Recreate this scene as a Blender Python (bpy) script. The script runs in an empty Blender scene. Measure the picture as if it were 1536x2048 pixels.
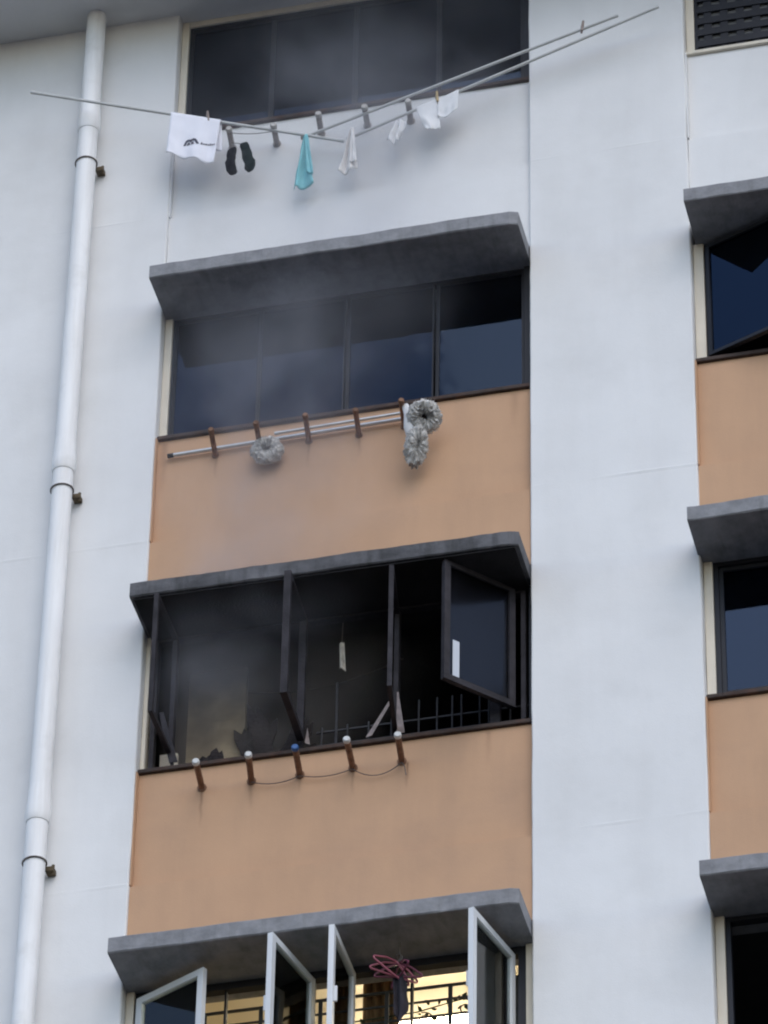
import bpy, bmesh, math, random
from mathutils import Vector, Matrix, noise as mn

random.seed(7)
SC = bpy.context.scene
C = SC.collection
PI = math.pi
R = math.radians

# ------------------------------------------------------------------ camera
CAM_LOC = Vector((7.8249, -24.554, -19.12))
PITCH, YAW, ROLL = 0.69086, -0.24806, 0.02028
cam = bpy.data.cameras.new('camera')
cam.lens = 36.0 * 10000.0 / 2048.0
cam.sensor_width = 36.0
cam.clip_start = 0.5
cam.clip_end = 2000.0
co = bpy.data.objects.new('camera', cam)
C.objects.link(co)
_f = Vector((math.sin(YAW) * math.cos(PITCH), math.cos(YAW) * math.cos(PITCH), math.sin(PITCH)))
_r = Vector((math.cos(YAW), -math.sin(YAW), 0))
_u = _r.cross(_f)
_r2 = math.cos(ROLL) * _r + math.sin(ROLL) * _u
_u2 = -math.sin(ROLL) * _r + math.cos(ROLL) * _u
co.matrix_world = Matrix(((_r2.x, _u2.x, -_f.x, CAM_LOC.x), (_r2.y, _u2.y, -_f.y, CAM_LOC.y),
                          (_r2.z, _u2.z, -_f.z, CAM_LOC.z), (0, 0, 0, 1)))
SC.camera = co

# ------------------------------------------------------------------ sky, sun, exposure
SUN_EL, SUN_AZ = R(46), R(28)          # azimuth measured from straight out of the facade (-y) towards +x
world = bpy.data.worlds.new('World')
SC.world = world
world.use_nodes = True
wn = world.node_tree.nodes
bg = wn['Background']
sky = wn.new('ShaderNodeTexSky')
sky.sky_type = 'NISHITA'
sky.sun_disc = False
sky.sun_elevation = SUN_EL
sky.sun_rotation = PI - SUN_AZ          # 0 is +y, clockwise seen from above
sky.altitude = 0
sky.air_density = 1.0
sky.dust_density = 1.0
sky.ozone_density = 1.0
_tc = wn.new('ShaderNodeTexCoord')
_cn = wn.new('ShaderNodeTexNoise'); _cn.inputs['Scale'].default_value = 3.2; _cn.inputs['Detail'].default_value = 6
_cr = wn.new('ShaderNodeMapRange'); _cr.inputs['From Min'].default_value = .35; _cr.inputs['From Max'].default_value = .68
_cr.inputs['To Min'].default_value = .86; _cr.inputs['To Max'].default_value = 1.22
_cm = wn.new('ShaderNodeVectorMath'); _cm.operation = 'SCALE'
_wl = world.node_tree.links
_wl.new(_tc.outputs['Generated'], _cn.inputs['Vector']); _wl.new(_cn.outputs['Fac'], _cr.inputs['Value'])
_wl.new(sky.outputs[0], _cm.inputs[0]); _wl.new(_cr.outputs[0], _cm.inputs['Scale'])
_wl.new(_cm.outputs[0], bg.inputs['Color'])
bg.inputs['Strength'].default_value = 0.15
sl = bpy.data.lights.new('sun', 'SUN')
sl.energy = 0.55
sl.angle = R(60)
sl.color = (1.0, 0.95, 0.88)
so = bpy.data.objects.new('sun', sl)
C.objects.link(so)
_to = Vector((math.sin(SUN_AZ) * math.cos(SUN_EL), -math.cos(SUN_AZ) * math.cos(SUN_EL), math.sin(SUN_EL)))
so.rotation_euler = (-_to).to_track_quat('-Z', 'Y').to_euler()
so.location = (10, -20, 20)
SC.view_settings.view_transform = 'Standard'
SC.view_settings.look = 'None'
SC.view_settings.gamma = 1.0
SC.view_settings.exposure = 0.68
SC.view_settings.use_curve_mapping = False
SC.render.engine = 'CYCLES'
SC.cycles.use_denoising = True
SC.cycles.max_bounces = 8
SC.cycles.transparent_max_bounces = 16
SC.cycles.volume_bounces = 1
SC.cycles.volume_step_rate = 1.0
SC.cycles.filter_width = 2.1            # the photograph is a soft digital zoom

# ------------------------------------------------------------------ materials
def new_mat(name):
    m = bpy.data.materials.new(name)
    m.use_nodes = True
    nt = m.node_tree
    return m, nt, nt.nodes, nt.links, nt.nodes['Principled BSDF']

def ramp(n, stops):
    r = n.new('ShaderNodeValToRGB')
    e = r.color_ramp.elements
    e[0].position, e[0].color = stops[0][0], (*stops[0][1], 1)
    e[1].position, e[1].color = stops[-1][0], (*stops[-1][1], 1)
    for p, c in stops[1:-1]:
        k = e.new(p); k.color = (*c, 1)
    return r

def surf(name, base, var=0.12, scale=3.0, stretch=(1, 1, 1), rough=0.8, bump=0.15, bscale=60.0,
         dirt=None, dirt_amt=0.0, dirt_stretch=(6, 6, 0.5), metal=0.0, bdist=0.01, spec=0.3, coarse=0.0,
         dirt2=None, dirt2_amt=0.0, dirt2_stretch=(12, 12, 0.8), dirt2_lo=0.5, runs=(), soot_z=None):
    """paint, plaster, cloth ...: base colour varied by fractal noise, optional streaked dirt, and a fine bump"""
    m, nt, n, l, p = new_mat(name)
    tc = n.new('ShaderNodeNewGeometry')
    mp = n.new('ShaderNodeMapping'); mp.inputs['Scale'].default_value = stretch
    l.new(tc.outputs['Position'], mp.inputs['Vector'])
    nz = n.new('ShaderNodeTexNoise'); nz.inputs['Scale'].default_value = scale
    nz.inputs['Detail'].default_value = 8; nz.inputs['Roughness'].default_value = 0.6
    l.new(mp.outputs[0], nz.inputs['Vector'])
    lo = tuple(c * (1 - var) for c in base); hi = tuple(min(1, c * (1 + var)) for c in base)
    r = ramp(n, [(0.3, lo), (0.7, hi)])
    l.new(nz.outputs['Fac'], r.inputs[0])
    col = r.outputs[0]
    if dirt is not None:
        mp2 = n.new('ShaderNodeMapping'); mp2.inputs['Scale'].default_value = dirt_stretch
        l.new(tc.outputs['Position'], mp2.inputs['Vector'])
        nz2 = n.new('ShaderNodeTexNoise'); nz2.inputs['Scale'].default_value = 1.0
        nz2.inputs['Detail'].default_value = 6; nz2.inputs['Roughness'].default_value = 0.65
        l.new(mp2.outputs[0], nz2.inputs['Vector'])
        r2 = ramp(n, [(0.45, (0, 0, 0)), (0.8, (dirt_amt,) * 3)])
        l.new(nz2.outputs['Fac'], r2.inputs[0])
        mx = n.new('ShaderNodeMix'); mx.data_type = 'RGBA'
        l.new(r2.outputs[0], mx.inputs[0]); l.new(col, mx.inputs[6]); mx.inputs[7].default_value = (*dirt, 1)
        col = mx.outputs[2]
    def mth(op, a, b=None, c=None, clamp=False):
        k = n.new('ShaderNodeMath'); k.operation = op; k.use_clamp = clamp
        for i, v in enumerate((a, b, c)):
            if v is None: continue
            if isinstance(v, (int, float)): k.inputs[i].default_value = v
            else: l.new(v, k.inputs[i])
        return k.outputs[0]
    def over(col, fac, c):
        mx = n.new('ShaderNodeMix'); mx.data_type = 'RGBA'
        l.new(fac, mx.inputs[0]); l.new(col, mx.inputs[6]); mx.inputs[7].default_value = (*c, 1)
        return mx.outputs[2]
    if dirt2 is not None:
        mp3 = n.new('ShaderNodeMapping'); mp3.inputs['Scale'].default_value = dirt2_stretch
        mp3.inputs['Location'].default_value = (3.7, 1.3, 8.1)
        l.new(tc.outputs['Position'], mp3.inputs['Vector'])
        nz3 = n.new('ShaderNodeTexNoise'); nz3.inputs['Scale'].default_value = 1.0
        nz3.inputs['Detail'].default_value = 5; nz3.inputs['Roughness'].default_value = 0.6
        l.new(mp3.outputs[0], nz3.inputs['Vector'])
        r3 = ramp(n, [(dirt2_lo, (0, 0, 0)), (dirt2_lo + .25, (dirt2_amt,) * 3)])
        l.new(nz3.outputs['Fac'], r3.inputs[0])
        col = over(col, r3.outputs[0], dirt2)
    if runs or soot_z:
        sx = n.new('ShaderNodeSeparateXYZ'); l.new(tc.outputs['Position'], sx.inputs[0])
        wb = n.new('ShaderNodeTexNoise'); wb.inputs['Scale'].default_value = 9.0
        l.new(tc.outputs['Position'], wb.inputs['Vector'])
        xx = mth('ADD', sx.outputs[0], mth('MULTIPLY', mth('SUBTRACT', wb.outputs['Fac'], .5), .03))
    for (rx, rz, ln, wd, am) in runs:       # a rust run starting at (rx, rz), ln long
        d = mth('DIVIDE', mth('SUBTRACT', xx, rx), wd)
        g = mth('EXPONENT', mth('MULTIPLY', mth('MULTIPLY', d, d), -1.0))
        up = mth('DIVIDE', mth('SUBTRACT', rz, sx.outputs[2]), .02, clamp=True)
        dn = mth('SUBTRACT', 1.0, mth('DIVIDE', mth('SUBTRACT', rz, sx.outputs[2]), ln, clamp=True), clamp=True)
        col = over(col, mth('MULTIPLY', mth('MULTIPLY', g, up), mth('MULTIPLY', dn, am)), (.10, .045, .025))
    if soot_z:                               # soot stain rising from z0 to z1
        zz = mth('ADD', sx.outputs[2], mth('MULTIPLY', mth('SUBTRACT', wb.outputs['Fac'], .5), .4))
        col = over(col, mth('DIVIDE', mth('SUBTRACT', zz, soot_z[0]), soot_z[1] - soot_z[0], clamp=True), (.012, .011, .011))
    l.new(col, p.inputs['Base Color'])
    p.inputs['Roughness'].default_value = rough
    p.inputs['Metallic'].default_value = metal
    p.inputs['Specular IOR Level'].default_value = spec
    if bump:
        nb = n.new('ShaderNodeTexNoise'); nb.inputs['Scale'].default_value = bscale
        nb.inputs['Detail'].default_value = 5
        l.new(tc.outputs['Position'], nb.inputs['Vector'])
        h = nb.outputs['Fac']
        if coarse:
            nc = n.new('ShaderNodeTexNoise'); nc.inputs['Scale'].default_value = 4.0
            nc.inputs['Detail'].default_value = 4
            l.new(tc.outputs['Position'], nc.inputs['Vector'])
            ad = n.new('ShaderNodeMath'); ad.operation = 'MULTIPLY_ADD'
            l.new(nc.outputs['Fac'], ad.inputs[0]); ad.inputs[1].default_value = coarse
            l.new(h, ad.inputs[2]); h = ad.outputs[0]
        b = n.new('ShaderNodeBump'); b.inputs['Strength'].default_value = bump
        b.inputs['Distance'].default_value = bdist
        l.new(h, b.inputs['Height']); l.new(b.outputs[0], p.inputs['Normal'])
    return m

def glass(name, tint, refl, rough=0.035):
    """a pane: tinted transmission with a Fresnel mirror coat"""
    m = bpy.data.materials.new(name); m.use_nodes = True
    nt = m.node_tree; n = nt.nodes; l = nt.links
    n.remove(n['Principled BSDF'])
    fr = n.new('ShaderNodeFresnel'); fr.inputs['IOR'].default_value = 1.52
    tr = n.new('ShaderNodeBsdfTransparent'); tr.inputs['Color'].default_value = (*tint, 1)
    gl = n.new('ShaderNodeBsdfGlossy'); gl.inputs['Color'].default_value = (*refl, 1)
    gl.inputs['Roughness'].default_value = rough
    mx = n.new('ShaderNodeMixShader')
    tcg = n.new('ShaderNodeNewGeometry')
    nz = n.new('ShaderNodeTexNoise'); nz.inputs['Scale'].default_value = 2.5
    l.new(tcg.outputs['Position'], nz.inputs['Vector'])
    b = n.new('ShaderNodeBump'); b.inputs['Strength'].default_value = 0.06; b.inputs['Distance'].default_value = 0.02
    l.new(nz.outputs['Fac'], b.inputs['Height']); l.new(b.outputs[0], gl.inputs['Normal'])
    l.new(fr.outputs[0], mx.inputs[0]); l.new(tr.outputs[0], mx.inputs[1]); l.new(gl.outputs[0], mx.inputs[2])
    l.new(mx.outputs[0], n['Material Output'].inputs['Surface'])
    return m

M = {}
M['white'] = surf('white_wall_paint', (0.70, 0.695, 0.69), var=0.05, scale=1.1, rough=0.85, bump=0.25, bscale=110, bdist=0.004,
                  dirt=(0.42, 0.40, 0.37), dirt_amt=0.15, dirt_stretch=(3, 3, 0.45), coarse=3.5,
                  dirt2=(0.38, 0.37, 0.35), dirt2_amt=0.16, dirt2_stretch=(1.3, 1.3, 1.6), dirt2_lo=.52)
M['orange'] = surf('orange_wall_paint', (0.505, 0.312, 0.192), var=0.06, scale=1.2, rough=0.85, bump=0.25, bscale=110, bdist=0.004,
                   dirt=(0.27, 0.18, 0.13), dirt_amt=0.22, dirt_stretch=(4, 4, 0.6), coarse=3.0,
                   dirt2=(0.30, 0.20, 0.15), dirt2_amt=0.22, dirt2_stretch=(1.5, 1.5, 2.2), dirt2_lo=.5,
                   runs=[(.432, -.22, .30, .010, .55), (.758, -.22, .20, .012, .4), (1.076, -.22, .14, .010, .35), (1.422, -.22, .2, .010, .4), (1.775, -.20, .22, .009, .7),
                         (.42, 2.56, .2, .012, .35), (1.06, 2.56, .25, .010, .35), (1.41, 2.55, .18, .012, .35), (2.47, 2.76, .35, .03, .25), (.05, 2.76, .5, .025, .35), (2.3, -.04, .3, .02, .25)])
M['awning'] = surf('grey_painted_concrete', (0.215, 0.216, 0.228), var=0.22, scale=9, rough=0.8, bump=0.5, bscale=35, bdist=0.008,
                   dirt=(0.36, 0.355, 0.36), dirt_amt=0.35, dirt_stretch=(10, 10, 14),
                   dirt2=(0.08, 0.08, 0.08), dirt2_amt=.38, dirt2_stretch=(16, 3, 2.5), dirt2_lo=.52)
M['sooty_awning'] = surf('sooty_painted_concrete', (0.115, 0.114, 0.122), var=0.35, scale=3.5, rough=0.85, bump=0.5, bscale=35,
                         bdist=0.008, dirt=(0.015, 0.015, 0.016), dirt_amt=0.85, dirt_stretch=(2.6, 2.6, 5),
                         dirt2=(0.03, 0.03, 0.03), dirt2_amt=.7, dirt2_stretch=(14, 3, 2.5), dirt2_lo=.48)
M['cream'] = surf('cream_jamb_paint', (0.66, 0.60, 0.50), var=0.06, scale=5, rough=0.6, bump=0.1,
                  dirt=(0.3, 0.26, 0.2), dirt_amt=0.3)
M['ledge'] = surf('rusted_sill_metal', (0.045, 0.032, 0.027), var=0.4, scale=14, rough=0.75, bump=0.3,
                  dirt=(0.13, 0.05, 0.025), dirt_amt=0.5, dirt_stretch=(9, 9, 9))
M['bronze'] = surf('dark_window_frame', (0.014, 0.015, 0.020), var=0.2, rough=0.5, bump=0.05)
M['burnt'] = surf('burnt_window_frame', (0.030, 0.027, 0.032), var=0.5, scale=8, rough=0.8, bump=0.4, bscale=50,
                  dirt=(0.012, 0.011, 0.012), dirt_amt=0.7, dirt_stretch=(5, 5, 3))
M['alu'] = surf('white_aluminium_frame', (0.66, 0.67, 0.68), var=0.05, rough=0.4, bump=0.04, spec=0.5,
                dirt=(0.3, 0.29, 0.27), dirt_amt=0.25)
M['pvc'] = surf('white_pipe_plastic', (0.80, 0.795, 0.79), var=0.03, scale=2, rough=0.55, bump=0.08, bscale=20,
                dirt=(0.48, 0.44, 0.40), dirt_amt=0.45, dirt_stretch=(14, 14, 0.9),
                dirt2=(0.4, 0.38, 0.34), dirt2_amt=.4, dirt2_stretch=(3, 3, 3), dirt2_lo=.55)
M['wire'] = surf('dull_steel_wire', (0.13, 0.11, 0.10), var=0.3, scale=20, rough=0.6, bump=0.1)
M['bracket'] = surf('rusty_bracket', (0.10, 0.075, 0.045), var=0.45, scale=25, rough=0.85, bump=0.5)
M['rust'] = surf('rusty_tube_steel', (0.22, 0.12, 0.075), var=0.4, scale=22, rough=0.85, bump=0.4,
                 dirt=(0.06, 0.03, 0.02), dirt_amt=0.6, dirt_stretch=(12, 12, 12))
M['greytube'] = surf('grey_tube_steel', (0.30, 0.27, 0.255), var=0.3, scale=20, rough=0.7, bump=0.3,
                     dirt=(0.1, 0.07, 0.05), dirt_amt=0.5, dirt_stretch=(12, 12, 12))
M['whitecap'] = surf('white_cap_plastic', (0.58, 0.58, 0.57), var=0.06, scale=30, rough=0.4, bump=0.05)
M['greycap'] = surf('pale_grey_cap', (0.45, 0.43, 0.41), var=0.15, scale=30, rough=0.6, bump=0.1)
M['bluecap'] = surf('blue_cap_plastic', (0.035, 0.10, 0.26), var=0.15, scale=30, rough=0.5, bump=0.1)
M['steelpole'] = surf('grey_laundry_pole', (0.50, 0.50, 0.49), var=0.12, scale=6, rough=0.35, bump=0.05, spec=0.6)
M['chrome'] = surf('bright_metal_pole', (0.62, 0.61, 0.60), var=0.12, scale=10, rough=0.3, bump=0.05, metal=0.7)
M['blackplastic'] = surf('black_tip_plastic', (0.02, 0.02, 0.02), var=0.2, rough=0.6, bump=0.1)
M['towel'] = surf('white_towel_cloth', (0.76, 0.76, 0.82), var=0.04, scale=12, rough=0.95, bump=0.4, bscale=220, bdist=0.003)
M['whitecloth'] = surf('white_cotton_cloth', (0.74, 0.74, 0.745), var=0.06, scale=12, rough=0.95, bump=0.4, bscale=200, bdist=0.003)
M['offwhite'] = surf('off_white_cloth', (0.68, 0.66, 0.645), var=0.08, scale=14, rough=0.95, bump=0.4, bscale=200, bdist=0.003)
M['teal'] = surf('teal_cloth', (0.22, 0.50, 0.54), var=0.10, scale=10, rough=0.95, bump=0.4, bscale=220, bdist=0.003)
M['blacksock'] = surf('black_sock_cloth', (0.010, 0.010, 0.013), spec=.03, var=0.3, scale=20, rough=0.95, bump=0.4, bscale=200)
M['greensock'] = surf('dark_green_sock_cloth', (0.008, 0.016, 0.015), spec=.03, var=0.3, scale=20, rough=0.95, bump=0.4, bscale=200)
M['ink'] = surf('dark_grey_print', (0.09, 0.09, 0.12), var=0.15, rough=0.9, bump=0)
M['peg'] = surf('dull_brown_peg', (0.27, 0.22, 0.20), var=0.2, scale=30, rough=0.8, bump=0.2)
M['woodpeg'] = surf('yellow_wood_peg', (0.46, 0.34, 0.17), var=0.2, scale=40, rough=0.8, bump=0.2)
M['fringe'] = surf('grey_microfibre', (0.48, 0.465, 0.445), var=0.5, scale=30, rough=1.0, bump=0.7, bscale=120, bdist=0.01)
M['mopplate'] = surf('pale_plate_plastic', (0.62, 0.62, 0.63), var=0.08, scale=12, rough=0.7, bump=0.1)
M['soot'] = surf('sooted_room_wall', (0.016, 0.015, 0.016), var=0.5, scale=2.5, rough=0.95, bump=0.3)
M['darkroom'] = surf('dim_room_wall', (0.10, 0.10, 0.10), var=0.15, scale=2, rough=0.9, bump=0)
M['creamroom'] = surf('cream_room_wall', (0.72, 0.67, 0.55), var=0.05, scale=2, rough=0.8, bump=0.05)
M['char'] = surf('charred_lump', (0.02, 0.016, 0.017), var=0.6, scale=12, rough=1.0, bump=0.8, bscale=40, bdist=0.02)
M['singed'] = surf('singed_board', (0.42, 0.33, 0.21), soot_z=(.25, .95), var=0.35, scale=4, rough=0.9, bump=0.2,
                   dirt=(0.04, 0.03, 0.025), dirt_amt=0.8, dirt_stretch=(3, 3, 3))
M['shard'] = surf('smoked_glass_edge', (0.22, 0.18, 0.17), var=0.4, scale=14, rough=0.5, bump=0.2)
M['scrap'] = surf('pale_singed_scrap', (0.52, 0.47, 0.40), var=0.35, scale=18, rough=0.9, bump=0.3)
M['reflection'] = surf('pale_reflection', (0.52, 0.55, 0.60), var=0.05, scale=8, rough=0.8, bump=0.05)  # pale colour stands in for a reflection in the glass
M['grille'] = surf('dark_grille_steel', (0.05, 0.05, 0.048), var=0.2, scale=20, rough=0.6, bump=0.1)
M['greygrille'] = surf('sooty_grille_steel', (0.04, 0.04, 0.045), var=0.3, scale=20, rough=0.7, bump=0.1)
M['pink'] = surf('pink_hanger_plastic', (0.34, 0.09, 0.13), var=0.12, scale=20, rough=0.45, bump=0.05, spec=0.5)
M['purple'] = surf('plum_hanger_plastic', (0.16, 0.035, 0.07), var=0.12, scale=20, rough=0.45, bump=0.05, spec=0.5)
M['darkcloth'] = surf('dark_hung_cloth', (0.03, 0.027, 0.035), var=0.3, scale=14, rough=0.95, bump=0.3, bscale=150)
M['curtain'] = surf('brown_curtain', (0.22, 0.14, 0.07), var=0.2, scale=9, stretch=(4, 4, .4), rough=0.95, bump=0.2)
M['leaf'] = surf('dark_green_leaf', (0.035, 0.05, 0.02), var=0.4, scale=20, rough=0.6, bump=0.1)
M['ground'] = surf('paved_ground', (0.065, 0.065, 0.062), var=0.25, scale=0.4, rough=0.9, bump=0.2, bscale=8)
M['glass'] = glass('blue_tinted_pane', (0.14, 0.17, 0.23), (0.42, 0.58, 0.86))
M['clearglass'] = glass('clear_pane', (0.80, 0.86, 0.84), (1, 1, 1))
M['smokedglass'] = glass('sooted_pane', (0.50, 0.48, 0.50), (0.6, 0.6, 0.62), rough=0.15)

def emis(name, col, strength):
    m = bpy.data.materials.new(name); m.use_nodes = True
    n = m.node_tree.nodes; l = m.node_tree.links
    p = n['Principled BSDF']
    p.inputs['Base Color'].default_value = (*col, 1)
    p.inputs['Emission Color'].default_value = (*col, 1)
    p.inputs['Emission Strength'].default_value = strength
    return m
M['lampglow'] = emis('lit_lamp_cover', (1.0, 0.86, 0.62), 18.0)

# ------------------------------------------------------------------ mesh helpers
def obj(name, bm, mat, parent=None, smooth=False, bevel=0.0):
    me = bpy.data.meshes.new(name)
    bmesh.ops.recalc_face_normals(bm, faces=bm.faces)
    if smooth:
        for f in bm.faces: f.smooth = True
        for e in bm.edges:
            if len(e.link_faces) == 2 and e.calc_face_angle(0.0) > R(42): e.smooth = False
    bm.to_mesh(me); bm.free()
    me.materials.append(mat)
    o = bpy.data.objects.new(name, me)
    C.objects.link(o)
    if parent is not None: o.parent = parent
    if bevel:
        b = o.modifiers.new('bevel', 'BEVEL'); b.width = bevel; b.segments = 2; b.limit_method = 'ANGLE'
    return o

def tag(o, label, cat, group=None, kind=None):
    o['label'] = label; o['category'] = cat
    if group: o['group'] = group
    if kind: o['kind'] = kind
    return o

def empty(name, loc=(0, 0, 0), rz=0.0):
    o = bpy.data.objects.new(name, None); C.objects.link(o)
    o.empty_display_size = 0.1
    o.location = loc; o.rotation_euler = (0, 0, rz)
    return o

def copy_tree(o, parent=None):
    c = o.copy(); C.objects.link(c); c.parent = parent
    for ch in list(o.children):
        copy_tree(ch, c)
    return c

def box(x0, x1, y0, y1, z0, z1, bm=None):
    bm = bm or bmesh.new()
    v = [bm.verts.new((x, y, z)) for x in (x0, x1) for y in (y0, y1) for z in (z0, z1)]
    for f in ((0, 1, 3, 2), (4, 6, 7, 5), (0, 4, 5, 1), (2, 3, 7, 6), (0, 2, 6, 4), (1, 5, 7, 3)):
        bm.faces.new([v[i] for i in f])
    return bm

def ring_frame(x0, x1, z0, z1, t, y0, y1, tb=None):
    """a rectangular frame as one closed piece"""
    tb = t if tb is None else tb
    bm = bmesh.new()
    L = []
    for y in (y0, y1):
        L.append([bm.verts.new((x, y, z)) for x, z in ((x0, z0), (x1, z0), (x1, z1), (x0, z1))])
        L.append([bm.verts.new((x, y, z)) for x, z in ((x0 + t, z0 + tb), (x1 - t, z0 + tb), (x1 - t, z1 - t), (x0 + t, z1 - t))])
    of, inf, ob, ib = L
    for i in range(4):
        j = (i + 1) % 4
        bm.faces.new((of[i], of[j], inf[j], inf[i])); bm.faces.new((ob[i], ib[i], ib[j], ob[j]))
        bm.faces.new((of[i], ob[i], ob[j], of[j])); bm.faces.new((inf[i], inf[j], ib[j], ib[i]))
    return bm

def tube(pts, rad, seg=10, bm=None, flat=1.0, caps=True):
    """a swept tube; rad is one radius or one per point; flat squashes it along the frame's second axis"""
    bm = bm or bmesh.new()
    pts = [Vector(p) for p in pts]
    if not hasattr(rad, '__len__'): rad = [rad] * len(pts)
    prev = None; rows = []
    for i, p in enumerate(pts):
        d = (pts[min(i + 1, len(pts) - 1)] - pts[max(i - 1, 0)]).normalized()
        if prev is None:
            a = Vector((0, 1, 0)) if abs(d.y) < 0.9 else Vector((1, 0, 0))
            s = d.cross(a).normalized()
        else:
            s = (prev - d * prev.dot(d)).normalized()
        prev = s; t = d.cross(s)
        rows.append([bm.verts.new(p + (s * math.cos(2 * PI * k / seg) + t * flat * math.sin(2 * PI * k / seg)) * rad[i]) for k in range(seg)])
    for a, b in zip(rows, rows[1:]):
        for k in range(seg):
            bm.faces.new((a[k], a[(k + 1) % seg], b[(k + 1) % seg], b[k]))
    if caps:
        bm.faces.new(list(reversed(rows[0]))); bm.faces.new(rows[-1])
    return bm

def lathe(prof, seg=24, axis='z', centre=(0, 0, 0)):
    """profile [(radius, height)] turned round an axis, closed at both ends"""
    bm = bmesh.new(); rows = []
    c = Vector(centre)
    for r, h in prof:
        row = []
        for k in range(seg):
            a = 2 * PI * k / seg
            if axis == 'z': q = Vector((r * math.cos(a), r * math.sin(a), h))
            else: q = Vector((r * math.cos(a), h, r * math.sin(a)))
            row.append(bm.verts.new(c + q))
        rows.append(row)
    for a, b in zip(rows, rows[1:]):
        for k in range(seg):
            bm.faces.new((a[k], a[(k + 1) % seg], b[(k + 1) % seg], b[k]))
    bm.faces.new(list(reversed(rows[0]))); bm.faces.new(rows[-1])
    return bm

def wob(x, y, z, s=1.0):
    return mn.noise(Vector((x * s, y * s, z * s)))

# ------------------------------------------------------------------ measures of the facade
W = 2.588                     # clear width of a bay
B2 = 3.701                    # left edge of the second bay
EAVE = 6.79
GZ = -20.72

# ground
bm = bmesh.new()
bmesh.ops.create_grid(bm, x_segments=8, y_segments=8, size=600)
g = obj('ground', bm, M['ground']); g.location.z = GZ
g['kind'] = 'structure'

block = tag(empty('apartment_block', (0, 0.2, GZ)), 'tall white apartment block with orange panels and grey concrete window awnings', 'building')
BASE = Vector((0, 0.2, GZ))
def part(name, bm, mat, parent=None, **k):
    """a part of the block, built in world measures"""
    o = obj(name, bm, mat, None, **k)
    o.parent = parent or block
    o.matrix_parent_inverse = Matrix.Translation(-BASE)
    return o
def sub(name, bm, mat, parent, **k):
    return obj(name, bm, mat, parent, **k)

def pier(x0, x1, z0, z1, seed):
    """white wall strip between bays: soft, slightly wavy plaster corners, small ridges at the storey joints"""
    bm = bmesh.new()
    joints = [4.80, 1.86, -0.93]
    zs = []
    z = z0
    while z < -3.2: zs.append(z); z += 2.5
    z = -3.2
    while z < z1: zs.append(round(z, 3)); z += 0.09
    zs.append(z1)
    for j in joints: zs += [j - .012, j, j + .012]
    zs = sorted(set(zs))
    nx = max(2, int((x1 - x0) / 0.12))
    prof = [(x0, .34), (x0, .02), (x0 + .003, .007), (x0 + .010, .001)]
    for i in range(1, nx): prof.append((x0 + .010 + (x1 - x0 - .02) * i / nx, 0))
    prof += [(x1 - .010, .001), (x1 - .003, .007), (x1, .02), (x1, .34)]
    rows = []
    for z in zs:
        row = []
        rid = max(0, 1 - min(abs(z - j) for j in joints) / .02)
        for k, (x, y) in enumerate(prof):
            ex = 0.0045 * wob(seed, z, 0, 2.2) + .0025 * wob(seed, z, 5, 9) if x < x0 + .02 else 0
            if x > x1 - .02: ex = 0.0045 * wob(seed + 9, z, 0, 2.2) + .0025 * wob(seed, z, 8, 9)
            dy = 0.004 * wob(x, seed, z, 1.1) - .0035 * rid * max(0, wob(x, seed, z, 3) + .25) if y < .03 else 0
            row.append(bm.verts.new((x + ex, y + dy, z)))
        rows.append(row)
    n = len(prof)
    for a, b in zip(rows, rows[1:]):
        for k in range(n):
            bm.faces.new((a[k], a[(k + 1) % n], b[(k + 1) % n], b[k]))
    bm.faces.new(list(reversed(rows[0]))); bm.faces.new(rows[-1])
    return part('wall_pier', bm, M['white'], smooth=False)

pier(-5.0, 0.0, GZ, EAVE + .1, 1.3)
pier(W, B2, GZ, EAVE + .1, 4.1)
pier(B2 + W, B2 + W + 3.0, GZ, EAVE + .1, 7.7)

# eave over the top storey, roof and the back of the block
part('roof_eave', box(-5.6, 9.9, -0.86, 5.0, EAVE, EAVE + .35), M['white'], bevel=.02)
part('rear_wall', box(-5.0, 9.3, 4.6, 4.9, GZ, EAVE), M['white'])
part('side_wall', box(-5.0, -4.7, .345, 4.595, GZ, EAVE), M['white'])
part('side_wall', box(9.0, 9.3, .345, 4.595, GZ, EAVE), M['white'])

def rough_slab(x0, x1, y0, y1, z0, z1, seed, chamfer=0.0, nx=44):
    """cast concrete slab: uneven arrises, clipped right-hand front corner"""
    bm = bmesh.new(); rows = []
    for i in range(nx + 1):
        t = i / nx; x = x0 + (x1 - x0) * t
        f0 = y0
        d = x1 - x
        if chamfer and d < chamfer: f0 = y0 + (chamfer - d) * 0.9
        a = .006 * wob(x, seed, 0, 3) + .004 * wob(x, seed, 2, 14)
        b = .006 * wob(x, seed, 4, 3) + .003 * wob(x, seed, 6, 14)
        e = .008
        pr = [(y1, z0), (f0 + e, z0 + b * .6), (f0 + a, z0 + e + b), (f0 + a, z1 - e + b * 1.3), (f0 + e + a, z1 + b * 1.3), (y1, z1)]
        rows.append([bm.verts.new((x, y, z)) for y, z in pr])
    n = 6
    for p, q in zip(rows, rows[1:]):
        for k in range(n):
            bm.faces.new((p[k], p[(k + 1) % n], q[(k + 1) % n], q[k]))
    bm.faces.new(rows[0]); bm.faces.new(list(reversed(rows[-1])))
    return bm

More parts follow.
